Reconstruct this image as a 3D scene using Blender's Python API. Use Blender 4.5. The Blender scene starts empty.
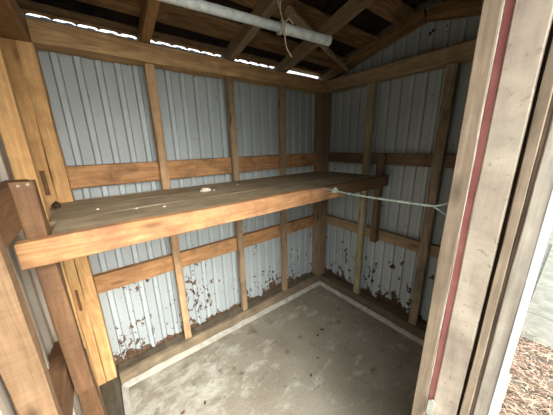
import bpy, bmesh, math, random
from mathutils import Vector, Matrix, noise

random.seed(7)
S = bpy.context.scene
COL = S.collection

# ------------------------------------------------------------------ helpers
def tag(o, label=None, cat=None, group=None, kind=None):
    if label: o['label'] = label
    if cat: o['category'] = cat
    if group: o['group'] = group
    if kind: o['kind'] = kind
    return o

def empty(name, loc, label, cat, group=None):
    o = bpy.data.objects.new(name, None)
    COL.objects.link(o)
    o.location = loc
    o.empty_display_size = 0.05
    return tag(o, label, cat, group)

def link(name, me, mat, parent=None, matrix=None, smooth=False):
    o = bpy.data.objects.new(name, me)
    COL.objects.link(o)
    if mat: me.materials.append(mat)
    if matrix is not None: o.matrix_world = matrix
    if parent is not None:
        o.parent = parent
        o.matrix_parent_inverse = Matrix.Translation(-Vector(parent.location))
    if smooth:
        for p in me.polygons: p.use_smooth = True
    return o

def board_mesh(L, W, T, ch=0.003, seg=0.05, rough=0.0012, bow=0.0, taper=None, seed=0, slant=0.0):
    """plank along local X (length L), width W along local Y, thickness T along local Z"""
    bm = bmesh.new()
    n = max(2, int(L/seg))
    ch = min(ch, T*0.3, W*0.3)
    sec = [(-W/2+ch,-T/2),(W/2-ch,-T/2),(W/2,-T/2+ch),(W/2,T/2-ch),(W/2-ch,T/2),(-W/2+ch,T/2),(-W/2,T/2-ch),(-W/2,-T/2+ch)]
    rings = []
    for i in range(n+1):
        u = i/n
        x = -L/2 + L*u
        b = bow*math.sin(math.pi*u)
        k = 1.0
        if taper: k = taper[0]+(taper[1]-taper[0])*u
        ring = []
        for j,(y,z) in enumerate(sec):
            d1 = noise.noise(Vector((x*4+seed*7.1, j*3.7, seed*2.3)))*rough*2
            d2 = noise.noise(Vector((x*9+seed*3.3, j*1.7+50, seed*5.3)))*rough
            xx = x
            if i in (0, n): xx += slant*y/W
            ring.append(bm.verts.new((xx, y*k+d1+b*0.6, z+d2)))
        rings.append(ring)
    for i in range(n):
        for j in range(8):
            a, b_ = rings[i], rings[i+1]
            bm.faces.new((a[j], a[(j+1)%8], b_[(j+1)%8], b_[j]))
    bm.faces.new(list(reversed(rings[0]))); bm.faces.new(rings[-1])
    bmesh.ops.recalc_face_normals(bm, faces=bm.faces)
    me = bpy.data.meshes.new('board'); bm.to_mesh(me); bm.free()
    return me

_seed = [0]
def board(name, p0, p1, W, T, wdir, mat, parent=None, **kw):
    """plank from p0 to p1 (centre line); W measured along wdir, T along the remaining axis"""
    _seed[0] += 1
    p0, p1 = Vector(p0), Vector(p1)
    X = (p1-p0); L = X.length; X.normalize()
    Y = Vector(wdir); Y = (Y - X*Y.dot(X)).normalized()
    Z = X.cross(Y)
    M = Matrix((X, Y, Z)).transposed().to_4x4()
    M.translation = (p0+p1)/2
    return link(name, board_mesh(L, W, T, seed=_seed[0], **kw), mat, parent, M)

def box(name, x0, x1, y0, y1, z0, z1, axis, mat, parent=None, **kw):
    """axis-aligned plank with its length along 'axis'"""
    c = Vector(((x0+x1)/2, (y0+y1)/2, (z0+z1)/2))
    d = Vector((x1-x0, y1-y0, z1-z0))
    a = 'xyz'.index(axis)
    e = Vector((0,0,0)); e[a] = d[a]/2
    wi = {0:2, 1:2, 2:0}[a]
    ti = 3-a-wi
    wd = Vector((0,0,0)); wd[wi] = 1
    return board(name, c-e, c+e, d[wi], d[ti], wd, mat, parent, **kw)

def tube_bm(bm, pts, r, sides=10, cap=True):
    pts = [Vector(p) for p in pts]
    rs = r if isinstance(r, (list, tuple)) else [r]*len(pts)
    t = (pts[1]-pts[0]).normalized()
    up = Vector((0,0,1)) if abs(t.z) < 0.9 else Vector((1,0,0))
    nrm = (up - t*up.dot(t)).normalized()
    rings = []
    for i, p in enumerate(pts):
        if i == 0: tt = pts[1]-pts[0]
        elif i == len(pts)-1: tt = pts[-1]-pts[-2]
        else: tt = pts[i+1]-pts[i-1]
        tt.normalize()
        nrm = (nrm - tt*nrm.dot(tt)).normalized()
        bn = tt.cross(nrm)
        rings.append([bm.verts.new(p + (nrm*math.cos(2*math.pi*k/sides)+bn*math.sin(2*math.pi*k/sides))*rs[i]) for k in range(sides)])
    for i in range(len(rings)-1):
        for k in range(sides):
            bm.faces.new((rings[i][k], rings[i][(k+1)%sides], rings[i+1][(k+1)%sides], rings[i+1][k]))
    if cap:
        bm.faces.new(list(reversed(rings[0]))); bm.faces.new(rings[-1])

def bm_obj(name, bm, mat, parent=None, smooth=False, origin=None):
    bmesh.ops.recalc_face_normals(bm, faces=bm.faces)
    me = bpy.data.meshes.new(name)
    M = None
    if origin is not None:
        bm.transform(Matrix.Translation(-Vector(origin)))
        M = Matrix.Translation(Vector(origin))
    bm.to_mesh(me); bm.free()
    return link(name, me, mat, parent, M, smooth)

def lump(name, loc, size, mat, label, cat, group=None, seed=1, parent=None):
    bm = bmesh.new()
    bmesh.ops.create_icosphere(bm, subdivisions=2, radius=1)
    for v in bm.verts:
        d = 1+0.35*noise.noise(v.co*1.7+Vector((seed*5.3,0,0)))
        v.co = Vector((v.co.x*size[0]*d, v.co.y*size[1]*d, (max(v.co.z,-0.75)+0.75)*size[2]*d))
    o = bm_obj(name, bm, mat, parent, False)
    o.location = loc
    return tag(o, label, cat, group)

# ------------------------------------------------------------------ node helpers
class NT:
    def __init__(self, name, rough=0.8, spec=0.3, metal=0.0):
        self.m = bpy.data.materials.new(name); self.m.use_nodes = True
        self.t = self.m.node_tree; self.n = self.t.nodes
        self.b = self.n['Principled BSDF']
        self.b.inputs['Roughness'].default_value = rough
        self.b.inputs['Specular IOR Level'].default_value = spec
        self.b.inputs['Metallic'].default_value = metal
        self.co = self.n.new('ShaderNodeTexCoord').outputs['Object']
    def l(self, a, b): self.t.links.new(a, b)
    def setv(self, inp, v):
        if hasattr(v, 'is_linked') or isinstance(v, bpy.types.NodeSocket): self.l(v, inp)
        else: inp.default_value = v
    def math(self, op, a, b=0.0, clamp=False):
        n = self.n.new('ShaderNodeMath'); n.operation = op; n.use_clamp = clamp
        self.setv(n.inputs[0], a); self.setv(n.inputs[1], b)
        return n.outputs[0]
    def vmath(self, op, a, b):
        n = self.n.new('ShaderNodeVectorMath'); n.operation = op
        self.setv(n.inputs[0], a); self.setv(n.inputs[1], b)
        return n.outputs[0]
    def rnd(self):
        r = self.n.new('ShaderNodeObjectInfo').outputs['Random']
        c = self.n.new('ShaderNodeCombineXYZ')
        self.l(self.math('MULTIPLY', r, 37.0), c.inputs[0]); self.l(self.math('MULTIPLY', r, 91.0), c.inputs[1]); self.l(self.math('MULTIPLY', r, 53.0), c.inputs[2])
        return r, c.outputs[0]
    def noise(self, vec, scale, detail=4, rough=0.55, dist=0.0):
        n = self.n.new('ShaderNodeTexNoise'); self.l(vec, n.inputs['Vector'])
        n.inputs['Scale'].default_value = scale; n.inputs['Detail'].default_value = detail
        n.inputs['Roughness'].default_value = rough; n.inputs['Distortion'].default_value = dist
        return n.outputs['Fac']
    def ramp(self, f, stops):
        n = self.n.new('ShaderNodeValToRGB'); self.l(f, n.inputs[0])
        e = n.color_ramp.elements
        while len(e) < len(stops): e.new(0.5)
        for k,(p,c) in enumerate(stops):
            e[k].position = p
            e[k].color = (c,c,c,1) if isinstance(c,(int,float)) else (*c,1)
        return n.outputs[0]
    def mix(self, f, a, b, mode='MIX'):
        n = self.n.new('ShaderNodeMix'); n.data_type = 'RGBA'; n.blend_type = mode
        self.setv(n.inputs[0], f)
        for s, v in ((n.inputs[6], a), (n.inputs[7], b)):
            if isinstance(v, tuple): s.default_value = (*v, 1) if len(v)==3 else v
            else: self.l(v, s)
        return n.outputs[2]
    def sep(self, vec):
        n = self.n.new('ShaderNodeSeparateXYZ'); self.l(vec, n.inputs[0]); return n.outputs
    def bump(self, h, strength=0.3, dist=0.004):
        n = self.n.new('ShaderNodeBump'); n.inputs['Strength'].default_value = strength; n.inputs['Distance'].default_value = dist
        self.l(h, n.inputs['Height']); self.l(n.outputs[0], self.b.inputs['Normal'])
    def color(self, c): self.setv(self.b.inputs['Base Color'], c if not isinstance(c, tuple) else (*c,1))

def wood(name, dark, light, knots=0.55, dirt=None, dirt_amt=0.0, ring=0.35, saw=0.0, rough=0.75, dirt_scale=5.0, streak=0.0, stain=None):
    w = NT(name, rough, 0.25)
    r, rv = w.rnd()
    p = w.vmath('ADD', w.co, rv)
    g1 = w.noise(w.vmath('MULTIPLY', p, (2.2, 19, 19)), 1.0, 6, 0.65, 0.8)
    g2 = w.noise(w.vmath('MULTIPLY', p, (5, 120, 120)), 1.0, 3, 0.6)
    g0 = w.noise(w.vmath('MULTIPLY', p, (0.9, 9, 9)), 1.0, 2, 0.5, 0.4)
    rings = w.math('FRACT', w.math('MULTIPLY', g0, 11.0))
    rings = w.math('ABSOLUTE', w.math('SUBTRACT', w.math('MULTIPLY', rings, 2.0), 1.0))
    f = w.math('ADD', w.math('MULTIPLY', g1, 1.0-ring), w.math('MULTIPLY', rings, ring))
    c = w.ramp(f, [(0.25, dark), (0.72, light)])
    c = w.mix(0.55, c, w.ramp(g2, [(0.3, 0.62), (0.7, 1.12)]), 'MULTIPLY')
    # slow tone change from board to board and along each board
    big = w.noise(p, 2.2, 2)
    c = w.mix(0.6, c, w.ramp(big, [(0.3, 0.72), (0.7, 1.15)]), 'MULTIPLY')
    blot = w.noise(w.vmath('MULTIPLY', p, (0.6, 1, 1)), 26, 4, 0.65)
    c = w.mix(0.5, c, w.ramp(blot, [(0.32, 0.70), (0.62, 1.10)]), 'MULTIPLY')
    # knots
    v = w.n.new('ShaderNodeTexVoronoi'); w.l(w.vmath('MULTIPLY', p, (3.4, 11, 11)), v.inputs['Vector']); v.inputs['Scale'].default_value = 1.0
    sel = w.math('GREATER_THAN', w.sep(v.outputs['Color'])[0], 1.0-knots)
    k = w.ramp(v.outputs['Distance'], [(0.05, 1.0), (0.20, 0.0)])
    kk = w.math('MULTIPLY', k, sel)
    kd = tuple(x*0.28 for x in dark)
    c = w.mix(w.math('MULTIPLY', kk, 0.75), c, kd)
    h = w.math('ADD', w.math('MULTIPLY', g2, 0.6), w.math('MULTIPLY', g1, 0.6))
    if saw:
        s = w.noise(w.vmath('MULTIPLY', p, (90, 4, 4)), 1.0, 2, 0.5)
        c = w.mix(saw, c, w.ramp(s, [(0.35, 0.6), (0.65, 1.1)]), 'MULTIPLY')
        h = w.math('ADD', h, w.math('MULTIPLY', s, saw))
    if dirt is not None:
        d = w.noise(p, dirt_scale, 6, 0.65)
        lo = 0.62-0.35*dirt_amt
        c = w.mix(w.math('MULTIPLY', w.ramp(d, [(lo, 0.0), (lo+0.18, 1.0)]), min(1, 0.5+dirt_amt*0.5)), c, dirt)
    if streak:
        s2 = w.noise(w.vmath('MULTIPLY', p, (2.2, 60, 60)), 1.0, 3, 0.5)
        c = w.mix(w.math('MULTIPLY', w.ramp(s2, [(0.62, 0.0), (0.75, 1.0)]), streak), c, (0.55,0.50,0.40))
    if stain:
        # old grime soaked into one end of the board, with a slanting front
        q = w.sep(w.co)
        e_ = w.math('ADD', w.math('SUBTRACT', q[0], stain), w.math('MULTIPLY', q[1], 3.2))
        e_ = w.math('ADD', e_, w.math('MULTIPLY', w.math('SUBTRACT', w.noise(p, 14, 4), 0.5), 0.25))
        c = w.mix(w.ramp(w.math('ADD', w.math('MULTIPLY', e_, 4.0), 0.5), [(0.3,0.0),(0.7,0.85)]), c, (0.115,0.072,0.043))
    w.color(c); w.bump(h, 0.35, 0.003)
    return w.m

M = {}
M['fresh']  = wood('pine_fresh',  (0.42,0.20,0.055), (0.74,0.46,0.19))
M['bright'] = wood('pine_bright', (0.56,0.29,0.105), (0.86,0.54,0.25), knots=0.8, ring=0.15, dirt=(0.46,0.235,0.09), dirt_amt=0.25, dirt_scale=8.0)
M['fascia'] = wood('pine_orange', (0.38,0.175,0.07), (0.68,0.385,0.185), dirt=(0.27,0.135,0.075), dirt_amt=0.5, ring=0.18, stain=0.36, dirt_scale=9.0)
M['rail'] = wood('pine_rail', (0.34,0.16,0.062), (0.62,0.35,0.165), dirt=(0.14,0.08,0.042), dirt_amt=0.4, ring=0.18, dirt_scale=8.0)
M['stud'] = wood('pine_stud', (0.37,0.215,0.11), (0.61,0.41,0.23), dirt=(0.2,0.13,0.07), dirt_amt=0.25, ring=0.12)
M['greyw']  = wood('weathered_grey', (0.16,0.115,0.075), (0.34,0.27,0.19), dirt=(0.09,0.07,0.05), dirt_amt=0.3)
M['greenw'] = wood('weathered_pale', (0.27,0.23,0.13), (0.48,0.42,0.27), dirt=(0.15,0.13,0.08), dirt_amt=0.2)
M['brown'] = wood('brown_rough', (0.15,0.075,0.036), (0.28,0.155,0.08), dirt=(0.11,0.06,0.035), dirt_amt=0.4, ring=0.12, saw=0.2)
M['darkw'] = wood('dark_old', (0.12,0.075,0.045), (0.24,0.165,0.105), dirt=(0.075,0.05,0.035), dirt_amt=0.3, ring=0.15)
M['beam'] = wood('beam_pine', (0.38,0.21,0.09), (0.66,0.43,0.22), knots=0.9, ring=0.25)
M['sill'] = wood('sill_dirty', (0.19,0.135,0.085), (0.34,0.26,0.165), dirt=(0.13,0.105,0.075), dirt_amt=0.6, ring=0.08)
M['studgrey'] = wood('stud_weathered', (0.27,0.18,0.105), (0.45,0.33,0.21), dirt=(0.15,0.11,0.07), dirt_amt=0.3, ring=0.12)
M['beamgrey'] = wood('beam_weathered', (0.28,0.19,0.11), (0.46,0.34,0.215), knots=0.6, ring=0.2, dirt=(0.16,0.11,0.07), dirt_amt=0.2)
M['raftgrey'] = wood('rafter_weathered', (0.20,0.135,0.08), (0.36,0.26,0.165), ring=0.15)
M['sillgrey'] = wood('sill_darkgrey', (0.07,0.062,0.045), (0.15,0.13,0.095), ring=0.05, knots=0.0)
M['rafto'] = wood('rafter_orange', (0.26,0.135,0.05), (0.46,0.27,0.12), ring=0.15)
M['sillright'] = wood('sill_brown', (0.11,0.082,0.055), (0.22,0.175,0.12), dirt=(0.10,0.08,0.06), dirt_amt=0.6, ring=0.08)
M['sawn'] = wood('rough_sawn', (0.25,0.145,0.075), (0.40,0.26,0.15), saw=0.25, dirt=(0.27,0.14,0.065), dirt_amt=0.35, ring=0.1)
M['roofw']  = wood('roof_lumber', (0.14,0.075,0.03), (0.30,0.18,0.085), dirt=(0.07,0.04,0.02), dirt_amt=0.3)
M['shelf'] = wood('shelf_grey', (0.28,0.215,0.135), (0.45,0.36,0.24), knots=0.12, dirt=(0.20,0.155,0.095), dirt_amt=0.4, streak=0.4, ring=0.08)
M['pole']   = wood('pole_grey', (0.22,0.16,0.10), (0.40,0.31,0.21), knots=0.2)

def siding_mat(name, axis, start, sign, ph, extra, fscale, rd=1.0, pitch=0.084):
    w = NT(name, 0.5, 0.35)
    xyz = w.sep(w.co)
    z = xyz[2]
    n1 = w.noise(w.co, 3.0, 4)
    base = w.ramp(n1, [(0.3,(0.37,0.42,0.44)), (0.7,(0.475,0.535,0.56))])
    # chalky vertical run-off
    st = w.noise(w.vmath('MULTIPLY', w.co, (28, 28, 1.6)), 1.0, 4, 0.6)
    base = w.mix(0.5, base, w.ramp(st, [(0.3,0.78),(0.65,1.08)]), 'MULTIPLY')
    fine = w.noise(w.co, 160, 2)
    base = w.mix(0.35, base, w.ramp(fine, [(0.3,0.8),(0.7,1.1)]), 'MULTIPLY')
    # crease shade painted as dark lines on both sides of every rib
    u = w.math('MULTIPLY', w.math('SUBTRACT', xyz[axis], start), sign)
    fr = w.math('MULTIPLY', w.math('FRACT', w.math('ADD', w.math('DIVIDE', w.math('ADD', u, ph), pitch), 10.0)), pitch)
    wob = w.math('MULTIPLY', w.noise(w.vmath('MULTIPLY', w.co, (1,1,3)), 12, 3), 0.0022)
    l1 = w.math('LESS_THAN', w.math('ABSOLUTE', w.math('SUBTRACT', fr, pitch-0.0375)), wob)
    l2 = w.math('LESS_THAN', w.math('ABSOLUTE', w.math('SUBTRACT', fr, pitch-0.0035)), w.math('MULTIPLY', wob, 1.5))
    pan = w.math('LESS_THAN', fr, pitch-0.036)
    base = w.mix(w.math('MULTIPLY', pan, 0.5), base, (0.33,0.35,0.35))  # pans darkened in the colour so the rib crests read as lit
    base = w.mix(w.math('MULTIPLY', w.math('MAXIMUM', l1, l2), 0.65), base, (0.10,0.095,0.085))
    # flaked paint: more of it near the foot of the sheets
    fl = w.noise(w.vmath('MULTIPLY', w.co, (1,1,0.75)), fscale, 4, 0.65)
    patch = w.noise(w.co, 4.0, 2)
    hgt = w.ramp(w.math('DIVIDE', z, 2.3), [(0.04, 0.16), (0.10, 0.085), (0.20, 0.05), (0.36, 0.012), (0.5, -0.04)])
    hgt = w.math('ADD', hgt, w.ramp(w.math('DIVIDE', z, 2.3), [(0.05, extra), (0.22, extra), (0.32, 0.0)]))
    val = w.math('ADD', w.math('ADD', fl, hgt), w.math('MULTIPLY', w.math('SUBTRACT', patch, 0.5), 0.5))
    rust = w.ramp(val, [(0.71, 0.0), (0.735, 1.0)])
    # the foot itself is eaten away
    edge = w.noise(w.co, 13, 4, 0.65)
    foot = w.math('SUBTRACT', w.math('ADD', w.math('ADD', 0.108, w.math('MULTIPLY', w.math('SUBTRACT', patch, 0.5), 0.14)), w.math('MULTIPLY', w.math('SUBTRACT', edge, 0.5), 0.22)), z)
    ft = w.ramp(w.math('ADD', w.math('MULTIPLY', foot, 40.0), 0.5), [(0.4,0.0),(0.6,1.0)])
    rust = w.math('MAXIMUM', rust, ft)
    rc = w.ramp(w.noise(w.co, 60, 3), [(0.3,(0.045*rd,0.028*rd,0.017*rd)), (0.7,(0.17*rd,0.10*rd,0.06*rd))])
    w.color(w.mix(rust, base, rc))
    w.l(w.math('ADD', w.math('MULTIPLY', rust, 0.4), 0.5), w.b.inputs['Roughness'])
    w.bump(w.math('SUBTRACT', 1.0, rust), 0.4, 0.002)
    return w.m
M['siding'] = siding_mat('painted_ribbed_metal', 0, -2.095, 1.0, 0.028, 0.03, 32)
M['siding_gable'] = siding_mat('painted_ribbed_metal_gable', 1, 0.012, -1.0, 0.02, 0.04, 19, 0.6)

def simple(name, a, b, scale=8, rough=0.8, spec=0.3, bump=0.2, bscale=None, metal=0.0, detail=5):
    w = NT(name, rough, spec, metal)
    n = w.noise(w.co, scale, detail, 0.6)
    w.color(w.ramp(n, [(0.3, a), (0.7, b)]))
    if bump: w.bump(w.noise(w.co, bscale or scale*6, 4, 0.6), bump, 0.002)
    return w.m

M['tansiding'] = simple('warm_grey_ribbed_metal', (0.42,0.37,0.30), (0.58,0.525,0.45), 5, 0.45, 0.4, 0.05)

def floor_mat():
    w = NT('dusty_concrete', 0.85, 0.25)
    n = w.noise(w.co, 2.6, 6, 0.6)
    c = w.ramp(n, [(0.3,(0.235,0.205,0.155)), (0.7,(0.355,0.325,0.26))])
    # pale scuffed film, in one big patch near the bright corner post and thin traces elsewhere
    s = w.noise(w.vmath('MULTIPLY', w.co, (5, 8, 1)), 1.0, 8, 0.72, 0.3)
    q = w.n.new('ShaderNodeVectorMath'); q.operation = 'DISTANCE'
    w.l(w.vmath('MULTIPLY', w.co, (1,1,0)), q.inputs[0]); q.inputs[1].default_value = (-1.62,-0.42,0)
    near = w.ramp(q.outputs['Value'], [(0.15, 0.12), (0.6, -0.02), (0.9, -0.11)])
    s = w.math('ADD', s, near)
    c = w.mix(w.ramp(s, [(0.55,0.0),(0.72,0.8)]), c, (0.58,0.57,0.50))
    # dark damp spots
    d = w.noise(w.co, 11, 4, 0.6)
    c = w.mix(w.ramp(d, [(0.585,0.0),(0.70,0.7)]), c, (0.12,0.10,0.072))
    f = w.noise(w.co, 70, 3)
    c = w.mix(0.4, c, w.ramp(f, [(0.3,0.7),(0.7,1.1)]), 'MULTIPLY')
    w.color(c); w.bump(w.math('ADD', w.math('MULTIPLY', n, 2.0), f), 0.4, 0.003)
    return w.m
M['floor'] = floor_mat()
M['curb'] = simple('pale_concrete', (0.36,0.34,0.285), (0.58,0.56,0.49), 18)
M['roofmetal'] = simple('dim_underside_sheet', (0.012,0.009,0.007), (0.04,0.026,0.018), 6, 0.9, 0.1)  # near-black brown: the dim underside is put into the colour
M['pvc'] = simple('dirty_plastic_pipe', (0.50,0.54,0.54), (0.82,0.87,0.87), 30, 0.45, 0.4, 0.08)
M['cord'] = simple('cord_fibre', (0.42,0.38,0.30), (0.60,0.55,0.45), 60, 0.9)
M['rope'] = simple('rope_fibre', (0.30,0.40,0.35), (0.52,0.62,0.56), 90, 0.8)
M['redpaint'] = simple('faded_red_paint', (0.27,0.09,0.085), (0.37,0.145,0.13), 14, 0.55)
M['bead'] = simple('white_bead', (0.40,0.36,0.30), (0.66,0.62,0.54), 40, 0.6)
M['whitemetal'] = simple('white_trim_metal', (0.70,0.74,0.80), (0.84,0.87,0.92), 6, 0.35, 0.5, 0.0)
M['zinc'] = simple('zinc_plate', (0.42,0.42,0.36), (0.6,0.6,0.52), 40, 0.5, 0.5, 0.1)
M['nail'] = simple('dull_nail', (0.30,0.26,0.21), (0.42,0.38,0.32), 90, 0.6)
M['stone'] = simple('white_stone', (0.55,0.47,0.40), (0.75,0.68,0.60), 60, 0.8)
M['darklump'] = simple('dark_lump', (0.03,0.02,0.012), (0.09,0.06,0.035), 60, 0.9)
M['deadleaf'] = simple('dead_leaf', (0.10,0.055,0.03), (0.22,0.12,0.07), 80, 0.85)
M['darkdirt'] = simple('dark_sill_dirt', (0.08,0.062,0.043), (0.18,0.145,0.105), 14)
M['outslab'] = simple('outside_concrete', (0.085,0.085,0.070), (0.17,0.165,0.14), 9, 0.9, 0.2, 0.4)

def jamb_mat():
    w = NT('scuffed_cream_paint', 0.6, 0.3)
    p = w.co
    n = w.noise(w.vmath('MULTIPLY', p, (5, 40, 40)), 1.0, 5, 0.65)
    c = w.ramp(n, [(0.3,(0.40,0.32,0.26)), (0.65,(0.54,0.46,0.375))])
    b = w.noise(p, 7, 5, 0.6)
    c = w.mix(w.ramp(b, [(0.50,0.0),(0.66,0.85)]), c, (0.65,0.575,0.46))
    g2 = w.noise(w.vmath('MULTIPLY', p, (2,2,1)), 5, 4, 0.6)
    c = w.mix(0.7, c, w.ramp(g2, [(0.35,0.72),(0.6,1.05)]), 'MULTIPLY')
    d = w.noise(p, 55, 4, 0.6)
    c = w.mix(w.ramp(d, [(0.60,0.0),(0.70,0.6)]), c, (0.25,0.19,0.12))
    w.color(c); w.bump(w.math('ADD', n, d), 0.25, 0.002)
    return w.m
M['jamb'] = jamb_mat()
M['jambwood'] = wood('jamb_weathered', (0.25,0.185,0.128), (0.45,0.355,0.26), knots=0.3, streak=0.45, ring=0.06)
M['jambpale'] = wood('jamb_pale', (0.40,0.345,0.28), (0.62,0.56,0.47), knots=0.0, streak=0.4)
M['jambdark'] = wood('jamb_groove', (0.10,0.07,0.05), (0.22,0.16,0.12), knots=0.0)
M['gap'] = simple('gap_shade_fill', (0.02,0.013,0.008), (0.05,0.032,0.02), 20, 0.95, 0.05)  # near-black colour stands in for the shade inside the gap

def litter_mat():
    w = NT('dry_litter', 0.8, 0.2)
    g = w.n.new('ShaderNodeNewGeometry').outputs['Random Per Island']
    w.color(w.ramp(g, [(0.0,(0.035,0.02,0.013)), (0.25,(0.14,0.085,0.06)), (0.5,(0.33,0.245,0.165)), (0.75,(0.29,0.165,0.13)), (1.0,(0.55,0.46,0.33))]))
    return w.m
M['litter'] = litter_mat()

# ------------------------------------------------------------------ camera
R = [[0.7923169852317578,-0.609739606189621,-0.021246353969201583],
     [0.1747623078507824,0.19345226100557047,0.9654192656387697],
     [0.5845442076249897,0.7686311438886396,-0.2598350129919261]]
CAM = Vector((-1.8289,-1.6255,1.4612))
cd = bpy.data.cameras.new('camera'); co = bpy.data.objects.new('camera', cd); COL.objects.link(co)
cm = Matrix((Vector(R[0]), Vector(R[1]), -Vector(R[2]))).transposed().to_4x4(); cm.translation = CAM
co.matrix_world = cm
cd.sensor_width = 36.0; cd.lens = 36.0*234.09/553.0; cd.clip_start = 0.02
S.camera = co

# ------------------------------------------------------------------ setting
YB, XR, XL, YF = 0.012, 0.012, -2.095, -1.50
RIDGE = -0.85
def roofz(y):                       # top line of the rafters
    return 2.06 + 0.24*(-y if y > RIDGE else (2*-RIDGE + y))

def ribbed(name, start, direction, length, inward, zb, ztop, pitch=0.084, ph=0.0, mat=None, rib=0.012):
    """ribbed sheet wall: profile along 'direction', ribs standing towards 'inward'"""
    bm = bmesh.new()
    start = Vector(start); direction = Vector(direction); inward = Vector(inward)
    prof = []
    u = -ph
    while u < length:
        for du, h in ((0.0,0.0),(pitch-0.036,0.0),(pitch-0.031,rib),(pitch-0.010,rib),(pitch-0.002,0.0)):
            if 0 <= u+du <= length: prof.append((u+du, h))
        u += pitch
    prof.insert(0,(0.0,0.0)); prof.append((length,0.0))
    cols = []
    for (q,h) in prof:
        base = start + direction*q + inward*h
        zt = ztop(base, h)
        nz = 14
        cols.append([bm.verts.new((base.x, base.y, zb + (zt-zb)*k/nz)) for k in range(nz+1)])
    for a, b in zip(cols, cols[1:]):
        for k in range(len(a)-1):
            bm.faces.new((a[k], b[k], b[k+1], a[k+1]))
    o = bm_obj(name, bm, mat or M['siding'])
    md = o.modifiers.new('thick', 'SOLIDIFY'); md.thickness = 0.0015; md.offset = 0
    return tag(o, kind='structure')

def back_top(b, h):
    if b.x > -0.52: return 2.018
    return 2.0385 + 0.002*math.sin(b.x*9) - 0.003*(b.x+1.9)
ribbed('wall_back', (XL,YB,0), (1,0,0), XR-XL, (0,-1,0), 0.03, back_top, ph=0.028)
gable = lambda b, h: roofz(b.y)+0.0
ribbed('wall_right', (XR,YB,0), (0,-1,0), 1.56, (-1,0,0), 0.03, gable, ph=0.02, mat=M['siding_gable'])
ribbed('wall_left', (XL,YB,0), (0,-1,0), 1.50, (1,0,0), 0.02, gable, pitch=0.115, ph=0.045, mat=M['tansiding'], rib=0.016)
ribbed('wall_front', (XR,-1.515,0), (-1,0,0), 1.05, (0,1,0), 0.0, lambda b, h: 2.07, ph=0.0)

def plain_box(name, x0,x1,y0,y1,z0,z1, mat, parent=None):
    bm = bmesh.new(); bmesh.ops.create_cube(bm, size=1)
    for v in bm.verts:
        v.co = Vector(((x0+x1)/2+v.co.x*(x1-x0), (y0+y1)/2+v.co.y*(y1-y0), (z0+z1)/2+v.co.z*(z1-z0)))
    return bm_obj(name, bm, mat, parent)

tag(plain_box('floor', -2.16, 0.06, -1.60, 0.06, -0.08, 0.0, M['floor']), kind='structure')

# pale mortar fillet where the slab meets the sills
bm = bmesh.new()
def fil(bm, pts_wall, pts_room, h):
    A = [bm.verts.new((p[0],p[1],h*(0.8+0.4*noise.noise(Vector(p)*9)))) for p in pts_wall]
    Bv = [bm.verts.new((p[0]+0.006*noise.noise(Vector(p)*14), p[1]+0.006*noise.noise(Vector(p)*14+Vector((9,0,0))), 0.001)) for p in pts_room]
    Cv = [bm.verts.new((p[0],p[1],-0.01)) for p in pts_wall]
    for i in range(len(A)-1):
        bm.faces.new((A[i],Bv[i],Bv[i+1],A[i+1]))
N = 40
w_ = [(-1.93+1.83*i/N, -0.103, 0) for i in range(N+1)] + [(-0.103, -0.103-1.35*i/N, 0) for i in range(1,N+1)]
r_ = [(-1.93+1.79*i/N, -0.142, 0) for i in range(N+1)] + [(-0.142, -0.142-1.31*i/N, 0) for i in range(1,N+1)]
fil(bm, w_, r_, 0.022)
fil(bm, [(-1.937,-1.45+1.345*i/N,0) for i in range(N+1)], [(-1.905,-1.45+1.315*i/N,0) for i in range(N+1)], 0.016)
tag(bm_obj('trim_1', bm, M['curb'], smooth=True), kind='structure')

# scalloped eave strip that closes most of the gap under the roof edge
bm = bmesh.new()
n = 420
top, bot = [], []
for i in range(n+1):
    x = -2.08 + 1.52*i/n
    zb = 2.0370 + (0.0155+0.004*noise.noise(Vector((x*5,0,0))))*abs(math.sin(math.pi*(x+0.02)/0.088))**0.55
    top.append(bm.verts.new((x, 0.010, 2.0595))); bot.append(bm.verts.new((x, 0.010, min(zb, 2.0585))))
for i in range(n): bm.faces.new((bot[i], bot[i+1], top[i+1], top[i]))
o = tag(bm_obj('trim_3', bm, M['rafto']), kind='structure')
md = o.modifiers.new('thick','SOLIDIFY'); md.thickness = 0.006; md.offset = 0

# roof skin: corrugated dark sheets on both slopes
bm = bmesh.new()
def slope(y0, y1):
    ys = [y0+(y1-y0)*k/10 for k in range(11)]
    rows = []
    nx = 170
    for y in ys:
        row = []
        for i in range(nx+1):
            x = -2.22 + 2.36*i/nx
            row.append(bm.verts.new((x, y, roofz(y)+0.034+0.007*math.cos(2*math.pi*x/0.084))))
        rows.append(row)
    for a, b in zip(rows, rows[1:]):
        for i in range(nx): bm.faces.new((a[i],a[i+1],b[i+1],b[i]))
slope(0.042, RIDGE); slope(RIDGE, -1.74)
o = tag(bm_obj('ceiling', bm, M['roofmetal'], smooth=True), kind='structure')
md = o.modifiers.new('thick','SOLIDIFY'); md.thickness = 0.0015; md.offset = 1

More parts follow.
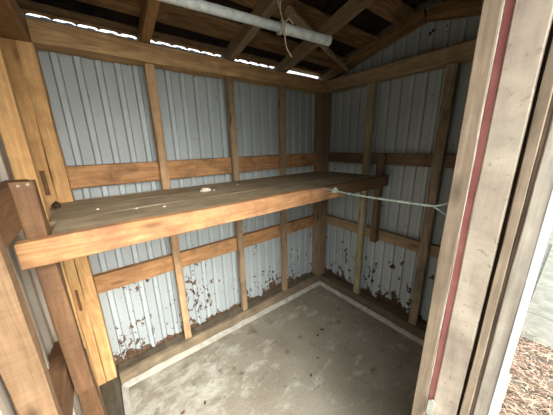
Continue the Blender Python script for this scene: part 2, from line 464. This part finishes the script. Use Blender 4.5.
# ------------------------------------------------------------------ wall framing
# sills
tag(box('sill_plate', -1.935, -0.106, -0.10, -0.064, 0.0, 0.085, 'x', M['sill'], ch=0.008, rough=0.003), 'dirty floor sill timber along the foot of the long back wall', 'sill', 'floor sills')
tag(box('trim_2', -1.935, -0.004, -0.064, 0.004, 0.0, 0.082, 'x', M['darkdirt'], ch=0.004, rough=0.004), kind='structure')
tag(box('sill_plate', -0.10, 0.0, -1.46, -0.107, 0.0, 0.083, 'y', M['sillright'], ch=0.008, rough=0.003), 'dark floor sill timber along the foot of the right gable wall', 'sill', 'floor sills')
tag(box('sill_plate', -2.08, -1.940, -1.48, 0.0, 0.0, 0.080, 'y', M['sillgrey'], ch=0.006, rough=0.003), 'dark grey floor sill on the left, under the bright corner post', 'sill', 'floor sills')

# plates / beams
tag(box('top_beam', -1.948, -0.002, -0.10, 0.0, 1.90, 1.992, 'x', M['beam'], rough=0.004, ch=0.005), 'long golden pine beam above the back wall, below the daylight gap', 'beam', 'top beams')
tag(box('top_beam', -0.10, -0.002, -1.46, -0.102, 1.895, 1.985, 'y', M['beamgrey'], rough=0.003, ch=0.005), 'dusky pine beam across the right wall below the gable', 'beam', 'top beams')
tag(box('top_beam', -2.085, -1.950, -1.48, 0.0, 1.902, 1.992, 'y', M['rafto'], rough=0.003, ch=0.005), 'dark brown beam at upper left resting on the bright corner post', 'beam', 'top beams')

# corner posts
t = empty('corner_post', (-2.0,-0.05,0.08), 'bright golden doubled corner post left of the back wall', 'post', 'corner posts')
box('inner_board', -2.000, -1.945, -0.10, -0.002, 0.082, 1.899, 'z', M['bright'], t, rough=0.002)
box('outer_board', -2.058, -2.0008, -0.101, -0.002, 0.082, 1.899, 'z', M['bright'], t, rough=0.002)
tag(box('mark_strip', -2.036, -2.018, -0.104, -0.096, 1.252, 1.368, 'z', M['brown'], t, ch=0.001), 'added brown strip standing in for a dark slot')  # added strip, its brown stands in for a recessed slot
tag(box('mark_strip', -2.030, -2.018, -0.104, -0.096, 0.607, 0.735, 'z', M['brown'], t, ch=0.001), 'added brown strip standing in for a dark slot')
tag(box('corner_post', -0.128, -0.020, -0.106, -0.004, 0.086, 1.894, 'z', M['raftgrey'], rough=0.003), 'brown square post in the far corner of the shed', 'post', 'corner posts')

# studs
tag(box('wall_stud', -1.520, -1.475, -0.080, -0.040, 0.086, 1.898, 'z', M['stud'], rough=0.002), 'upright orange stud on the back wall, nearest the bright corner post', 'stud', 'back wall studs')
tag(box('wall_stud', -1.035, -0.990, -0.080, -0.040, 0.086, 1.898, 'z', M['studgrey'], rough=0.002), 'upright tan stud on the back wall behind the middle of the shelf', 'stud', 'back wall studs')
tag(box('wall_stud', -0.585, -0.535, -0.080, -0.040, 0.086, 1.898, 'z', M['studgrey'], rough=0.002), 'greyish upright stud on the back wall, nearest the far corner', 'stud', 'back wall studs')
tag(box('wall_stud', -0.080, -0.041, -0.560, -0.502, 0.084, 1.893, 'z', M['greenw'], rough=0.002), 'pale yellowish upright stud on the right wall behind the shelf end', 'stud', 'right wall studs')
tag(box('wall_stud', -0.080, -0.041, -1.070, -1.012, 0.084, 1.893, 'z', M['greyw'], rough=0.002), 'dim grey upright stud on the right wall next to the doorway post', 'stud', 'right wall studs')
tag(box('wall_stud', -2.060, -2.002, -0.420, -0.372, 0.081, 1.900, 'z', M['bright'], rough=0.002), 'pale stud on the left wall touching the bright corner post', 'stud', 'left wall studs')
tag(box('wall_stud', -2.086, -2.022, -0.900, -0.855, 0.081, 1.900, 'z', M['sawn'], rough=0.003), 'rough sawn stud at lower left, nearest the viewer', 'stud', 'left wall studs')

# rails
tag(box('wall_rail', -1.944, -0.130, -0.040, 0.0, 1.262, 1.376, 'x', M['rail'], rough=0.002), 'orange horizontal rail on the back wall just above the shelf', 'rail', 'back wall rails')
tag(box('wall_rail', -1.944, -0.130, -0.040, 0.0, 0.640, 0.750, 'x', M['rail'], rough=0.003), 'orange horizontal rail on the back wall below the shelf', 'rail', 'back wall rails')
tag(box('wall_rail', -0.040, 0.0, -1.46, -0.108, 1.292, 1.378, 'y', M['darkw'], rough=0.002), 'dark brown horizontal rail on the right wall level with the shelf top', 'rail', 'right wall rails')
tag(box('wall_rail', -0.040, 0.0, -1.46, -0.108, 0.664, 0.752, 'y', M['studgrey'], rough=0.002), 'brown horizontal rail low on the right wall', 'rail', 'right wall rails')
tag(box('wall_rail', -2.084, -2.024, -0.852, -0.425, 1.240, 1.362, 'y', M['brown'], rough=0.002), 'short brown rail on the left wall beside the top of the cleat', 'rail', 'left wall rails')
tag(box('wall_rail', -2.084, -2.030, -0.852, -0.480, 0.610, 0.725, 'y', M['brown'], rough=0.003), 'short brown rail at lower left between rough stud and cleat', 'rail', 'left wall rails')
tag(box('post_block', -2.062, -2.000, -0.475, -0.425, 0.081, 0.58, 'z', M['brown'], rough=0.003, slant=0.05), 'short brown block standing on the left sill below the cleat', 'block')

# upright cleats that carry the shelf at both ends
t = empty('shelf_cleat', (-2.0,-0.66,0.62), 'brown upright cleat at the left end of the shelf', 'cleat', 'shelf cleats')
box('cleat_board', -2.024, -1.974, -0.684, -0.640, 0.62, 1.376, 'z', M['brown'], t, rough=0.002)
def nail(name, p, nrm, parent, r=0.0035):
    bm = bmesh.new(); p = Vector(p); nrm = Vector(nrm)
    tube_bm(bm, [p, p+nrm*0.003], r, 8)
    return bm_obj(name, bm, M['nail'], parent)
nail('nail', (-2.006,-0.685,1.366), (0,-1,0), t); nail('nail', (-1.986,-0.685,1.368), (0,-1,0), t)
t = empty('shelf_cleat', (-0.06,-0.66,0.65), 'dark upright cleat under the right end of the shelf', 'cleat', 'shelf cleats')
box('cleat_board', -0.096, -0.041, -0.684, -0.636, 0.655, 1.375, 'z', M['darkw'], t, rough=0.002)
nail('nail', (-0.074,-0.685,1.345), (0,-1,0), t, 0.006)

# ------------------------------------------------------------------ shelf
t = empty('shelf', (-1.05,-0.4,1.13), 'wide plank shelf with orange front board running along the back wall', 'shelf')
box('plank', -2.015, -0.100, -0.284, -0.108, 1.184, 1.210, 'x', M['shelf'], t, ch=0.002)
box('back_strip', -1.942, -0.132, -0.107, -0.083, 1.184, 1.210, 'x', M['shelf'], t, ch=0.001)
box('plank', -1.994, -0.100, -0.486, -0.288, 1.185, 1.211, 'x', M['shelf'], t, ch=0.002)
box('plank', -1.971, -0.100, -0.686, -0.490, 1.184, 1.210, 'x', M['shelf'], t, ch=0.002)
box('front_board', -2.040, -0.050, -0.724, -0.687, 1.134, 1.214, 'x', M['fascia'], t, rough=0.002, ch=0.004)
lump('stone', (-1.355,-0.346,1.2105), (0.030,0.016,0.014), M['stone'], 'small whitish stone lying on the shelf near the back wall', 'stone', seed=3)
lump('shadow_gap_lump', (-1.992,-0.235,1.2105), (0.016,0.014,0.016), M['darklump'], 'small dark lump added for the shadow gap at the back left corner of the shelf', 'dirt', seed=5)  # added dark lump, stands in for the shadow in a gap
for i,(x,y) in enumerate([(-1.72,-0.50),(-1.62,-0.55),(-1.30,-0.335),(-1.85,-0.40),(-1.10,-0.25)]):
    lb = ['tiny pale chip on the shelf left of the stone, at the plank joint','tiny pale chip near the front edge of the shelf','tiny pale chip just right of the whitish stone','tiny pale chip on the left end of the shelf','tiny pale chip on the shelf near the middle stud'][i]
    lump('wood_chip', (x,y,1.2105), (0.007,0.004,0.003), M['stone'], lb, 'chip', 'chips on the shelf', seed=20+i)

# ------------------------------------------------------------------ roof timbers
def rafter(x, w, lab, grp, y0=0.03, y1=RIDGE+0.010, mat='roofw'):
    a = Vector((x, y0, roofz(y0)-0.041)); b = Vector((x, y1, roofz(y1)-0.041))
    return tag(board('rafter', a, b, w, 0.078, (1,0,0), M[mat], rough=0.002), lab, 'rafter', grp)
rafter(-1.500, 0.045, 'golden brown rafter above the stud nearest the bright corner post', 'rafters over the shelf', mat='rafto')
rafter(-1.000, 0.045, 'brown rafter crossing behind the middle of the hanging pipe', 'rafters over the shelf', mat='raftgrey')
rafter(-0.545, 0.045, 'brown rafter passing behind the right end of the pipe', 'rafters over the shelf', mat='raftgrey')
rafter(-0.030, 0.045, 'dark sloping rafter along the top of the right gable', 'rafters over the shelf')
rafter(-2.050, 0.045, 'dark rafter in the upper left corner above the bright post', 'rafters over the shelf', mat='rafto')
rafter(-0.030, 0.045, 'dark rafter of the far roof slope beside the doorway post', 'rafters over the doorway', y0=-1.60, y1=RIDGE-0.010)
for x, which in ((-0.545,'next to the right gable'),(-1.0,'in the middle of the roof'),(-1.5,'above the open doorway, nearer the middle'),(-2.05,'along the left gable')):
    rafter(x, 0.045, 'doorway-side roof rafter overhead, ' + which, 'rafters over the doorway', y0=-1.60, y1=RIDGE-0.010)

def purlin(y0, y1, lab, z=0.0):
    ym = (y0+y1)/2
    zc = roofz(ym)+0.0125
    a = Vector((-2.16, ym, zc)); b = Vector((0.08, ym, zc))
    sl = 0.24 if ym > RIDGE else -0.24
    return tag(board('roof_batten', a, b, abs(y1-y0)*1.03, 0.022, (0,-1,sl), M['roofw'], rough=0.001), lab, 'batten', 'roof battens')
purlin(0.034, -0.020, 'narrow roof batten just above the daylight gap at the eave')
purlin(-0.118, -0.250, 'wide brown roof batten, first one above the eave')
purlin(-0.390, -0.520, 'wide brown roof batten crossing above the hanging pipe')
purlin(-0.660, -0.780, 'topmost brown roof batten near the ridge')
purlin(-0.92, -1.04, 'dark roof batten just past the ridge towards the doorway')
purlin(-1.20, -1.32, 'dark roof batten over the doorway')

# loose grey pole lying slantwise under the rafters
bm = bmesh.new()
A = Vector((-0.095,-0.325,2.018)); B = Vector((-0.93,-0.575,2.105))
pts = [A.lerp(B, k/12)+Vector((0,0,0.003*math.sin(k))) for k in range(13)]
tube_bm(bm, pts, [0.012+0.012*k/12 for k in range(13)], 10)
tag(bm_obj('pole', bm, M['pole'], smooth=False, origin=A), 'slanting greyish pole behind the right end of the white pipe', 'pole')

# ------------------------------------------------------------------ hanging pipe
P0 = Vector((-1.4736,-0.60,1.9817)); P1 = Vector((-0.7627,-0.70,1.9689))
d = (P1-P0).normalized()
PL = P0 - d*0.38
t = empty('plastic_pipe', tuple(PL), 'dirty white plastic pipe hanging under the rafters', 'pipe')
ring0 = P0 + d*0.455
bm = bmesh.new(); tube_bm(bm, [PL, PL.lerp(ring0,0.5), ring0+d*0.02], 0.0185, 24)
bm_obj('pipe_body', bm, M['pvc'], t, smooth=True)
bm = bmesh.new()
# belled end: thicker hollow sleeve
out = [(ring0-d*0.012,0.0190),(ring0-d*0.006,0.0235),(ring0+d*0.012,0.0235),(ring0+d*0.018,0.0212),(P1-d*0.02,0.0222),(P1,0.0232)]
tube_bm(bm, [q for q,_ in out], [r for _,r in out], 24, cap=False)
inn = [(P1,0.0232),(P1+d*0.0005,0.0195),(P1-d*0.10,0.0195)]
tube_bm(bm, [q for q,_ in inn], [r for _,r in inn], 24, cap=False)
tube_bm(bm, [P1-d*0.10, P1-d*0.102], [0.0195,0.0195], 24)
bm_obj('bell_end', bm, M['pvc'], t, smooth=True)

# cord tied round the pipe
K = P0.lerp(P1, 0.600)
side = Vector((0,0,1)).cross(d).normalized()
upv = d.cross(side).normalized()
if upv.z < 0: upv = -upv
t = empty('tie_cord', tuple(K), 'thin pale cord tied around the pipe with a dangling end', 'cord')
bm = bmesh.new()
for off in (-0.006, 0.0, 0.007):
    pts = [K + d*(off+0.004*math.sin(a)) + side*math.cos(a)*0.0258 + upv*math.sin(a)*0.0258 for a in [2*math.pi*k/24 for k in range(25)]]
    tube_bm(bm, pts, 0.0032, 6)
bm_obj('wrap', bm, M['cord'], t, smooth=True)
def spline(pts, n=10):
    out = []
    P = [Vector(p) for p in pts]; P = [P[0]]+P+[P[-1]]
    for i in range(1, len(P)-2):
        for k in range(n):
            u = k/n
            a,b,c,e = P[i-1],P[i],P[i+1],P[i+2]
            out.append(0.5*((2*b)+(-a+c)*u+(2*a-5*b+4*c-e)*u*u+(-a+3*b-3*c+e)*u**3))
    out.append(P[-2]); return out
front = -side if (CAM-K).dot(-side) > 0 else side
bm = bmesh.new()
tube_bm(bm, spline([K+front*0.027+upv*0.01, K+front*0.031-upv*0.02, K+front*0.030-upv*0.06+d*0.006, K+front*0.028-upv*0.09+d*0.016, K+front*0.028-upv*0.118+d*0.042]), 0.003, 6)
bm_obj('dangling_end', bm, M['cord'], t, smooth=True)
bm = bmesh.new()
tube_bm(bm, spline([K+front*0.022+upv*0.016-d*0.004, K+upv*0.05-d*0.012+front*0.02, K+upv*0.11-d*0.020, K+upv*0.19-d*0.03]), 0.0028, 6)
tube_bm(bm, spline([K+front*0.018+upv*0.02+d*0.004, K+upv*0.06+d*0.0, K+upv*0.12-d*0.004, K+upv*0.19-d*0.012]), 0.0028, 6)
bm_obj('hanging_strand', bm, M['cord'], t, smooth=True)
bm = bmesh.new()
tube_bm(bm, spline([K+front*0.027, K+front*0.029+upv*0.026+d*0.020, K+front*0.026+upv*0.024+d*0.038, K+front*0.027+upv*0.010+d*0.048]), 0.003, 6)
bm_obj('loop', bm, M['cord'], t, smooth=True)

# ------------------------------------------------------------------ rope from shelf to doorway post
def twisted(bm, pts, r, turns_per_m=45):
    P = [Vector(p) for p in pts]
    Lc = 0
    for s in (0, math.pi):
        q = []; Lc = 0
        for i, p in enumerate(P):
            if i: Lc += (P[i]-P[i-1]).length
            tt = (P[min(i+1,len(P)-1)]-P[max(i-1,0)]).normalized()
            n1 = (Vector((0,0,1))-tt*tt.z).normalized(); n2 = tt.cross(n1)
            a = Lc*turns_per_m*2*math.pi/3 + s
            q.append(p+(n1*math.cos(a)+n2*math.sin(a))*r*0.55)
        tube_bm(bm, q, r*0.62, 6)
R0 = Vector((-0.811,-0.7265,1.2132)); R1 = Vector((-1.04,-1.369,1.2715))
t = empty('rope', tuple(R0), 'pale green rope stretched from the shelf front to the doorway post', 'rope')
bm = bmesh.new()
n = 160
twisted(bm, [R0.lerp(R1,k/n)+Vector((0,0,-0.006*math.sin(math.pi*k/n))) for k in range(n+1)], 0.0043)
bm_obj('main_line', bm, M['rope'], t, smooth=True)
Kn = R0.lerp(R1, 0.20)
bm = bmesh.new()
for a0 in range(3):
    pts = [Kn + Vector((math.cos(a)*0.011, math.sin(a)*0.008+a0*0.005-0.005, math.sin(a+a0)*0.010)) for a in [2*math.pi*k/14 for k in range(15)]]
    tube_bm(bm, pts, 0.0036, 6)
bm_obj('knot', bm, M['rope'], t, smooth=True)
bm = bmesh.new()
tube_bm(bm, spline([R1, R1+Vector((-0.004,-0.022,0.008)), Vector((-1.06,-1.4195,1.296))]), 0.0028, 6)
tube_bm(bm, spline([R1, R1+Vector((-0.004,-0.022,-0.010)), Vector((-1.06,-1.4195,1.252))]), 0.0028, 6)
bm_obj('split_end', bm, M['rope'], t, smooth=True)

# ------------------------------------------------------------------ doorway post on the right
JX = -1.10
t = empty('doorway_post', (-1.06,-1.52,-0.04), 'weathered doorway post with a red strip, right foreground', 'door post')
def slab(name, y0, y1, mat, x0=JX, x1=JX+0.09, z0=-0.04, z1=2.02, **kw):
    return box(name, x0, x1, min(y0,y1), max(y0,y1), z0, z1, 'z', mat, t, **kw)
tag(slab('inner_board', -1.422, -1.4572, M['jambwood'], ch=0.002), 'grey-brown weathered board')
tag(slab('paint_bead', -1.4572, -1.4592, M['bead'], x0=JX+0.001, ch=0.0005), 'thin line of white paint')
tag(slab('red_strip', -1.4592, -1.4752, M['redpaint'], x0=JX+0.004, ch=0.002), 'faded red painted strip')
tag(slab('wide_board', -1.4752, -1.5345, M['jamb'], ch=0.003), 'scuffed cream painted board')
tag(slab('gap_fill', -1.5335, -1.543, M['gap'], x0=JX+0.012), 'strip filling the gap, its shade painted near-black')
tag(slab('stop_board', -1.542, -1.5605, M['jambwood'], x0=JX-0.002, ch=0.002), 'bare brown board')
tag(slab('groove_strip', -1.5605, -1.568, M['jambdark'], x0=JX+0.004, ch=0.001), 'dark strip')
tag(slab('edge_board', -1.568, -1.5965, M['jambpale'], x0=JX-0.001, x1=JX+0.05, ch=0.002), 'pale grey board')
# white metal corner trim, two lengths, leaning a little
def trim(y0b, y0t, wid, z0, z1, lab):
    bm = bmesh.new()
    vs = []
    for z, y in ((z0,y0b),(z1,y0t)):
        vs.append([bm.verts.new(p) for p in ((JX-0.003,y,z),(JX-0.003,y-wid*0.45,z),(JX+0.002,y-wid*0.55,z),(JX+0.002,y-wid,z),(JX+0.03,y-wid,z),(JX+0.03,y,z))])
    for k in range(6):
        bm.faces.new((vs[0][k],vs[0][(k+1)%6],vs[1][(k+1)%6],vs[1][k]))
    bm.faces.new(list(reversed(vs[0]))); bm.faces.new(vs[1])
    return tag(bm_obj('metal_trim', bm, M['whitemetal'], t), lab)
trim(-1.5965,-1.5945, 0.0125, 0.62, 1.60, 'bright white metal edge')
trim(-1.5925,-1.5925, 0.014, -0.04, 0.618, 'bright white metal edge, lower length')
# small bent plate low on the wide board
bm = bmesh.new()
pts = [(-1.103,-1.464,0.60),(-1.103,-1.482,0.60),(-1.103,-1.482,0.655),(-1.103,-1.474,0.665),(-1.103,-1.464,0.655)]
f = bm.faces.new([bm.verts.new(p) for p in pts])
g = bmesh.ops.extrude_face_region(bm, geom=[f])
for v in g['geom']:
    if isinstance(v, bmesh.types.BMVert): v.co.x -= 0.006
tag(bm_obj('strike_plate', bm, M['zinc'], t), 'small pale metal plate')
# header over the doorway and the framing of the front wall
tag(box('door_header', -2.08, -1.105, -1.56, -1.46, 1.97, 2.01, 'x', M['greyw']), 'grey timber header over the doorway', 'beam', 'top beams')

# ------------------------------------------------------------------ outside
tag(plain_box('ground', -5.0, 9.0, -8.0, 4.0, -0.20, -0.082, M['outslab']), kind='structure')
# separate paving slabs with pale joints beyond the litter
k = 0
slab_l = ['grey concrete paving slab outside, nearest the leaf litter', 'grey concrete paving slab outside, beyond the nearest one', 'grey concrete paving slab outside, farthest from the doorway']
for (x0,x1) in ((0.62,1.05),(1.056,1.75),(1.757,3.4)):
    o = plain_box('paving_slab', x0, x1, -3.4, -1.56, -0.085, -0.05, M['outslab'])
    tag(o, slab_l[k], 'paving slab', 'paving slabs outside'); k += 1
# dry litter
bm = bmesh.new()
rng = random.Random(11)
def piece(c, L, W, ang, tilt, curl):
    dx = Vector((math.cos(ang), math.sin(ang), tilt)); dy = Vector((-math.sin(ang), math.cos(ang), rng.uniform(-.5,.5)))
    prev = None
    for i in range(4):
        u = i/3
        w = W*(0.25+math.sin(math.pi*min(max(u,0.08),0.92)))
        p = Vector(c)+dx*(L*(u-0.5))+Vector((0,0,curl*math.sin(math.pi*u)))
        a = bm.verts.new(p-dy*w/2); b = bm.verts.new(p+dy*w/2)
        if prev: bm.faces.new((prev[0],prev[1],b,a))
        prev = (a,b)
for i in range(15000):
    x = rng.uniform(-1.0, 0.72); y = rng.uniform(-2.5, -1.53)
    edge = 0.62+0.08*noise.noise(Vector((y*6,2,0)))
    if x > edge and rng.random() > 0.15: continue
    z = -0.080+rng.random()*0.035
    a = rng.gauss(-1.35, 0.75)
    if rng.random() < 0.8: piece((x,y,z+0.006), rng.uniform(.03,.09), rng.uniform(.0014,.0032), a, rng.uniform(-.15,.15), 0.004)
    else: piece((x,y,z+0.006), rng.uniform(.015,.03), rng.uniform(.005,.010), a, rng.uniform(-.3,.3), 0.008)
tag(bm_obj('leaf_litter', bm, M['litter']), 'dry brown leaves and pine straw on the ground outside', 'leaf litter', kind='stuff')
bm = bmesh.new()
a = Vector((0.17,-1.565,-0.026)); b = Vector((0.10,-1.82,-0.021))
tube_bm(bm, [a.lerp(b,k/8)+Vector((0.004*math.sin(k*1.3),0,0)) for k in range(9)], [0.006-0.0003*k for k in range(9)], 8)
tag(bm_obj('stick', bm, M['pole'], origin=a), 'thin pale stick lying on the dry leaves outside', 'stick')

# ------------------------------------------------------------------ bits on the floor
for i,(x,y,s,lab) in enumerate([(-1.6765,-0.5053,0.016,'brown dead leaf scrap on the floor at the bottom edge'),
                                (-1.5578,-0.5315,0.012,'small dark leaf scrap right of the brown one'),
                                (-0.60,-0.58,0.018,'dark crumpled scrap in the middle of the floor'),
                                (-0.67,-0.60,0.014,'dark crumb just left of the crumpled scrap'),
                                (-0.95,-0.80,0.012,'small dark crumb on the near part of the floor'),
                                (-0.82,-0.74,0.010,'tiny dark crumb between the floor scraps')]):
    bm = bmesh.new()
    m = 9
    c0 = bm.verts.new((0,0,0.006))
    rr = [bm.verts.new((math.cos(2*math.pi*k/m)*s*(0.7+0.6*random.random()), math.sin(2*math.pi*k/m)*s*0.55*(0.7+0.6*random.random()), 0.001+0.004*random.random())) for k in range(m)]
    for k in range(m): bm.faces.new((c0, rr[k], rr[(k+1)%m]))
    o = bm_obj('leaf_scrap', bm, M['deadleaf'] if i == 0 else M['darklump'])
    o.location = (x,y,0.0005); o.rotation_euler = (0,0,i*1.1)
    tag(o, lab, 'scrap', 'scraps on the floor')
lump('wood_chip', (-0.075,-0.112,0.0), (0.02,0.012,0.02), M['stone'], 'pale chip at the foot of the square far corner post', 'chip', seed=9)

# ------------------------------------------------------------------ light: overcast daylight through the doorway
SKY_BASE, SKY_LOBE = 1.0, 4.2
w = bpy.data.worlds.new('sky'); S.world = w; w.use_nodes = True
bg = w.node_tree.nodes['Background']
N_, L_ = w.node_tree.nodes, w.node_tree.links
tc = N_.new('ShaderNodeTexCoord')
def wmath(op, a, b=0.0):
    n = N_.new('ShaderNodeMath'); n.operation = op
    for i, v in enumerate((a, b)):
        if isinstance(v, float): n.inputs[i].default_value = v
        else: L_.new(v, n.inputs[i])
    return n.outputs[0]
sx = N_.new('ShaderNodeSeparateXYZ'); L_.new(tc.outputs['Generated'], sx.inputs[0])
rp = N_.new('ShaderNodeValToRGB'); L_.new(sx.outputs[2], rp.inputs[0])
e = rp.color_ramp.elements
e[0].position = 0.0; e[0].color = (0.09,0.10,0.09,1)      # tree line
e[1].position = 0.5; e[1].color = (0.93,0.98,1.0,1)      # overcast sky
x_ = e.new(0.14); x_.color = (0.17,0.18,0.18,1)
# brighter part of the cloud cover where the sun stands behind it
dp = N_.new('ShaderNodeVectorMath'); dp.operation = 'DOT_PRODUCT'
L_.new(tc.outputs['Generated'], dp.inputs[0])
sd = Vector((0.10,-0.80,0.52)).normalized(); dp.inputs[1].default_value = sd
lobe = wmath('POWER', wmath('MAXIMUM', dp.outputs['Value'], 0.0), 6.0)
mx = N_.new('ShaderNodeMix'); mx.data_type = 'RGBA'; mx.blend_type = 'ADD'
mx.clamp_result = False; mx.clamp_factor = False
L_.new(wmath('MULTIPLY', lobe, SKY_LOBE), mx.inputs[0]); L_.new(rp.outputs[0], mx.inputs[6]); mx.inputs[7].default_value = (1.0,0.955,0.87,1)
L_.new(mx.outputs[2], bg.inputs[0]); bg.inputs[1].default_value = SKY_BASE

vs = S.view_settings
S.display_settings.display_device = 'sRGB'
vs.view_transform = 'Standard'; vs.look = 'None'; vs.gamma = 1.0; vs.use_curve_mapping = False
vs.exposure = 2.15
